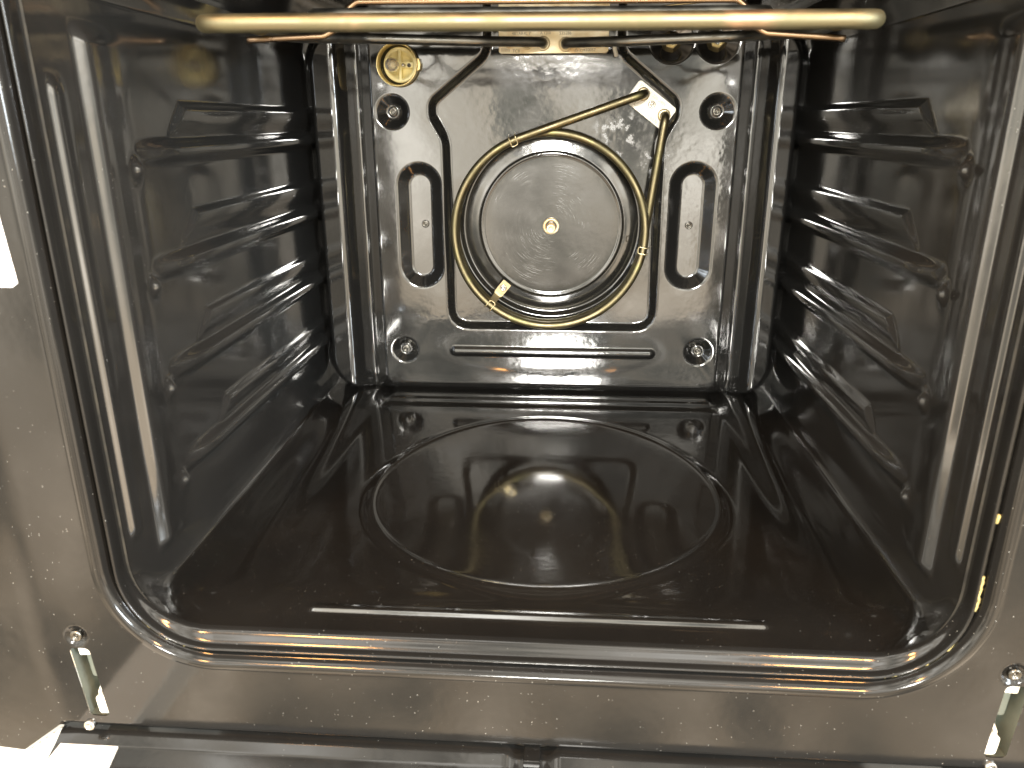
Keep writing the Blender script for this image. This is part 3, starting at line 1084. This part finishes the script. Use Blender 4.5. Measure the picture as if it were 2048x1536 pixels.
# capillary of the thermostat probe
cap = empty('thermostat_probe', (0.05, D - 0.02, 0.38))
tag(cap, 'thin golden thermostat capillary running right from the top terminal plate', 'probe wire')
cp = fillet([(0.047, D - 0.004, 0.3775), (0.060, D - 0.020, 0.3785), (0.100, D - 0.030, 0.3830), (0.150, D - 0.03, 0.3870)], 0.02, 6)
tube('capillary', resample(cp, 0.003), 0.0009, M['clip'], cap, 8)
cp = fillet([(0.040, D - 0.005, 0.3560), (0.047, D - 0.008, 0.3535), (0.0560, D - 0.004, 0.3530), (0.0585, D + 0.002, 0.3530)], 0.004, 4)
tube('lead', resample(cp, 0.001), 0.0005, M['screw'], cap, 6)
lathe('end_stub', [(0.0, 0.004), (0.0016, 0.004), (0.0020, 0.002), (0.0020, -0.008)], (0.0562, D - 0.003, 0.3525), M['pale'], cap, axis=(-0.2, -0.6, 0.6), seg=10)

# ------------------------------------------------------------------ lamp
lx, lz = lampc
lamp = empty('oven_lamp', (lx, D, lz))
tag(lamp, 'round yellow brass oven lamp socket with a small clear bulb, cover missing', 'lamp')
lathe('housing', [(0.0160, -0.002), (0.0186, -0.002), (0.0190, 0.0060), (0.0186, 0.0092), (0.0180, 0.0095), (0.0174, 0.0090), (0.0170, 0.003), (0.0166, -0.008), (0, -0.009)],
      (lx, D, lz), M['brass'], lamp, seg=48)
rc = (lx + 0.0015, D + 0.002, lz)
refl = lathe('reflector', [(0.0154, -0.004), (0.0152, 0.0022), (0.0146, 0.0030), (0.0118, 0.0026), (0.0112, -0.0030), (0.0066, -0.0040), (0.0, -0.004)], rc, M['brassin'], lamp, seg=40)


def bar_mesh(name, c, u, hl, hw_, y0, y1):
    u = Vector((u[0], 0, u[1])).normalized()
    v = Vector((-u.z, 0, u.x))
    b = 0.0004
    ring_ = lambda l, w, y_: [Vector((c[0], y_, c[1])) + u * (sx * l) + v * (sy * w) for sx, sy in ((1, 1), (-1, 1), (-1, -1), (1, -1))]
    V = ring_(hl, hw_, y1) + ring_(hl, hw_, y0 + b) + ring_(hl - b, hw_ - b, y0)
    F = [(8, 9, 10, 11)]
    for k in range(4):
        k2 = (k + 1) % 4
        F += [(k, k2, 4 + k2, 4 + k), (4 + k, 4 + k2, 8 + k2, 8 + k)]
    return pymesh(name, V, F)


for u in ((1, 0), (0, 1)):
    link('cross_rib', bar_mesh('cross_rib', (rc[0], rc[2]), u, 0.0142 if u[0] == 0 else 0.0138, 0.0026 if u[0] else 0.0013, rc[1] - (0.0026 if u[0] else 0.0029), rc[1] + 0.005), M['brassin'], refl)
lathe('bulb', [(0.0026, -0.002), (0.0036, 0.001), (0.0056, 0.005), (0.0063, 0.009), (0.0056, 0.0135), (0.0032, 0.0165), (0, 0.0174)], (lx - 0.0035, D - 0.002, lz - 0.0006), M['glass'], lamp, seg=24)
lathe('bulb_pin', [(0.0016, -0.002), (0.0016, 0.005), (0.0010, 0.006), (0, 0.006)], (lx + 0.0052, D - 0.0004, lz - 0.0004), M['steel'], lamp, seg=14)
lathe('bulb_pin', [(0.0017, -0.002), (0.0017, 0.002), (0.0010, 0.0024), (0.0008, 0.0004), (0, 0.0004)], (lx + 0.0100, D - 0.0006, lz - 0.0004), M['screw'], lamp, seg=14)
link('latch_lug', plate_mesh('latch_lug', [(lx + 0.0178, lz - 0.0060), (lx + 0.0205, lz - 0.0040), (lx + 0.0214, lz + 0.0005), (lx + 0.0200, lz + 0.0050), (lx + 0.0178, lz + 0.0058)], D - 0.006, D - 0.001), M['brass'], lamp)

# ------------------------------------------------------------------ door hinge sockets behind the slots
def hinge(sx, sz, tl, label, mirror):
    root = empty('door_hinge', (sx, 0.03, sz - 0.025))
    tag(root, label, 'hinge', 'hinge sockets in the frame')
    def xo(z):
        return sx + (sz - z) * tl
    # box lining
    hw_, hh = 0.0095, 0.028
    V, F = [], []
    for (yy_, k) in ((0.0045, 1.0), (0.024, 1.0)):
        for (a, b) in ((-1, -1), (1, -1), (1, 1), (-1, 1)):
            z_ = sz + b * hh
            V.append((xo(z_) + a * hw_, yy_, z_))
    F = [(0, 4, 5, 1), (1, 5, 6, 2), (2, 6, 7, 3), (3, 7, 4, 0), (4, 7, 6, 5)]
    link('socket_box', pymesh('socket_box', V, F), M['galv'], root)
    def blk(name, z0, z1, dx, w, y0, y1, mat, r):
        zc_ = (z0 + z1) / 2
        poly = rrect_poly(xo(zc_) + dx, zc_, w, (z1 - z0) / 2, r, tl)
        return link(name, plate_mesh(name, poly, y0, y1, 0.0006), mat, root)
    blk('catch_block', sz + 0.0165, sz + 0.0265, 0.0012 * mirror, 0.0055, 0.0040, 0.020, M['creampaint'], 0.0010)
    blk('catch_block', sz - 0.0262, sz - 0.0130, 0.0014 * mirror, 0.0042, 0.0035, 0.020, M['creampaint'], 0.0024)
    blk('spring_plate', sz - 0.004, sz + 0.0165, -0.0014 * mirror, 0.0036, 0.0100, 0.014, M['galv'], 0.0016)
    # S-shaped arm between the blocks
    ctr = [(sz + 0.014, 0.0032), (sz + 0.006, 0.0046), (sz - 0.002, 0.0040), (sz - 0.007, 0.0020), (sz - 0.0125, -0.0010), (sz - 0.016, 0.0)]
    ctr = resample(fillet([(z_, dx_) for z_, dx_ in ctr], 0.006, 5), 0.001)
    V, F = [], []
    for z_, dx_ in ctr:
        for w_, yy_ in ((-0.0009, 0.0060), (0.0009, 0.0060), (0.0009, 0.018), (-0.0009, 0.018)):
            V.append((xo(z_) + mirror * dx_ + w_, yy_, z_))
    for i in range(len(ctr) - 1):
        for k in range(4):
            k2 = (k + 1) % 4
            F.append((4 * i + k, 4 * i + 4 + k, 4 * i + 4 + k2, 4 * i + k2))
    link('spring_arm', pymesh('spring_arm', V, F, False), M['creampaint'], root)


hinge(*SLOTS[0], 'pale steel hinge socket in the frame slot at lower left, under a dark screw', 1)
hinge(*SLOTS[1], 'pale steel hinge socket in the frame slot at the right edge of the photo', -1)

# ------------------------------------------------------------------ label on the frame, hinge arm and cabinet beside the oven
sx0, sx1, sz0, sz1 = -0.352, -0.2535, 0.2150, 0.2640
stick = empty('rating_sticker', (-0.30, 0, 0.215))
tag(stick, 'white printed sticker on the left front frame, cut off by the photo edge', 'sticker')
def fy(xv):
    return 0.004 * float(sp(np.array(abs(xv) - 0.288), 0.010)) / 0.05
pl = rrect_poly((sx0 + sx1) / 2, (sz0 + sz1) / 2, (sx1 - sx0) / 2, (sz1 - sz0) / 2, 0.003)
V, F = [], []
nxs = 30
xsx = np.linspace(sx0, sx1, nxs)
for i, xv in enumerate(xsx):
    dr = 0.0022 * max(0.0, (xv - (sx1 - 0.0022)) / 0.0022)
    dr = 0.0022 - math.sqrt(max(0, 0.0022 ** 2 - dr ** 2)) if dr > 0 else 0
    sh_ = -0.0030
    V += [(xv, fy(xv) - 0.0003, sz0 + dr), (xv + sh_, fy(xv) - 0.0003, sz1 - dr)]
for i in range(nxs - 1):
    F.append((2 * i, 2 * i + 2, 2 * i + 3, 2 * i + 1))
face = link('sticker_face', pymesh('sticker_face', V, F, True), M['sticker'], stick)
cxm, czm, rm = -0.2668, 0.2252, 0.0052
tube('printed_circle', [(cxm + rm * math.cos(k / 40 * 2 * PI), fy(cxm) - 0.00032, czm + rm * math.sin(k / 40 * 2 * PI)) for k in range(41)], 0.0003, M['pinkink'], stick, 6, cap=False)
text('lettering', 'CE', (-0.2588, -0.00038, 0.2266), 0.0022, M['pinkink'], stick)
text('lettering', '1312', (-0.2586, -0.00038, 0.2238), 0.0020, M['pinkink'], stick)
text('lettering', '6', (-0.2612, -0.00038, 0.2530), 0.0030, M['pinkink'], stick)

arm = empty('hinge_cover', (-0.266, -0.01, -0.10))
tag(arm, 'cream block below the left end of the frame, at the bottom edge of the photo', 'hinge cover')


def box_mesh(name, x0, x1, y0, y1, z0, z1, b=0.0012):
    V = [(x, y, z0) for x, y in ((x0, y0), (x1, y0), (x1, y1), (x0, y1))]
    V += [(x, y, z1 - b) for x, y in ((x0, y0), (x1, y0), (x1, y1), (x0, y1))]
    V += [(x, y, z1) for x, y in ((x0 + b, y0 + b), (x1 - b, y0 + b), (x1 - b, y1 - b), (x0 + b, y1 - b))]
    F = [(3, 2, 1, 0), (8, 9, 10, 11)]
    for k in range(4):
        k2 = (k + 1) % 4
        F += [(k, k2, 4 + k2, 4 + k), (4 + k, 4 + k2, 8 + k2, 8 + k)]
    return pymesh(name, V, F)


link('cover_body', box_mesh('cover_body', -0.2870, -0.2505, -0.14, -0.0040, -0.090, -0.0668), M['creampaint'], arm)
link('cover_foot', box_mesh('cover_foot', -0.2840, -0.2560, -0.0022, 0.008, -0.088, -0.0760, 0.0008), M['creampaint'], arm)

cab = pymesh('cabinet_panel', [(-0.40, 0.030, -0.055), (-0.284, 0.030, -0.055), (-0.284, 0.030, -0.16), (-0.40, 0.030, -0.16),
                               (-0.40, 0.048, -0.055), (-0.284, 0.048, -0.055), (-0.284, 0.048, -0.16), (-0.40, 0.048, -0.16)],
             [(3, 2, 1, 0), (4, 5, 6, 7), (0, 1, 5, 4), (1, 2, 6, 5), (2, 3, 7, 6), (3, 0, 4, 7)])
cab = link('cabinet_panel', cab, M['white'])
cab['kind'] = 'structure'
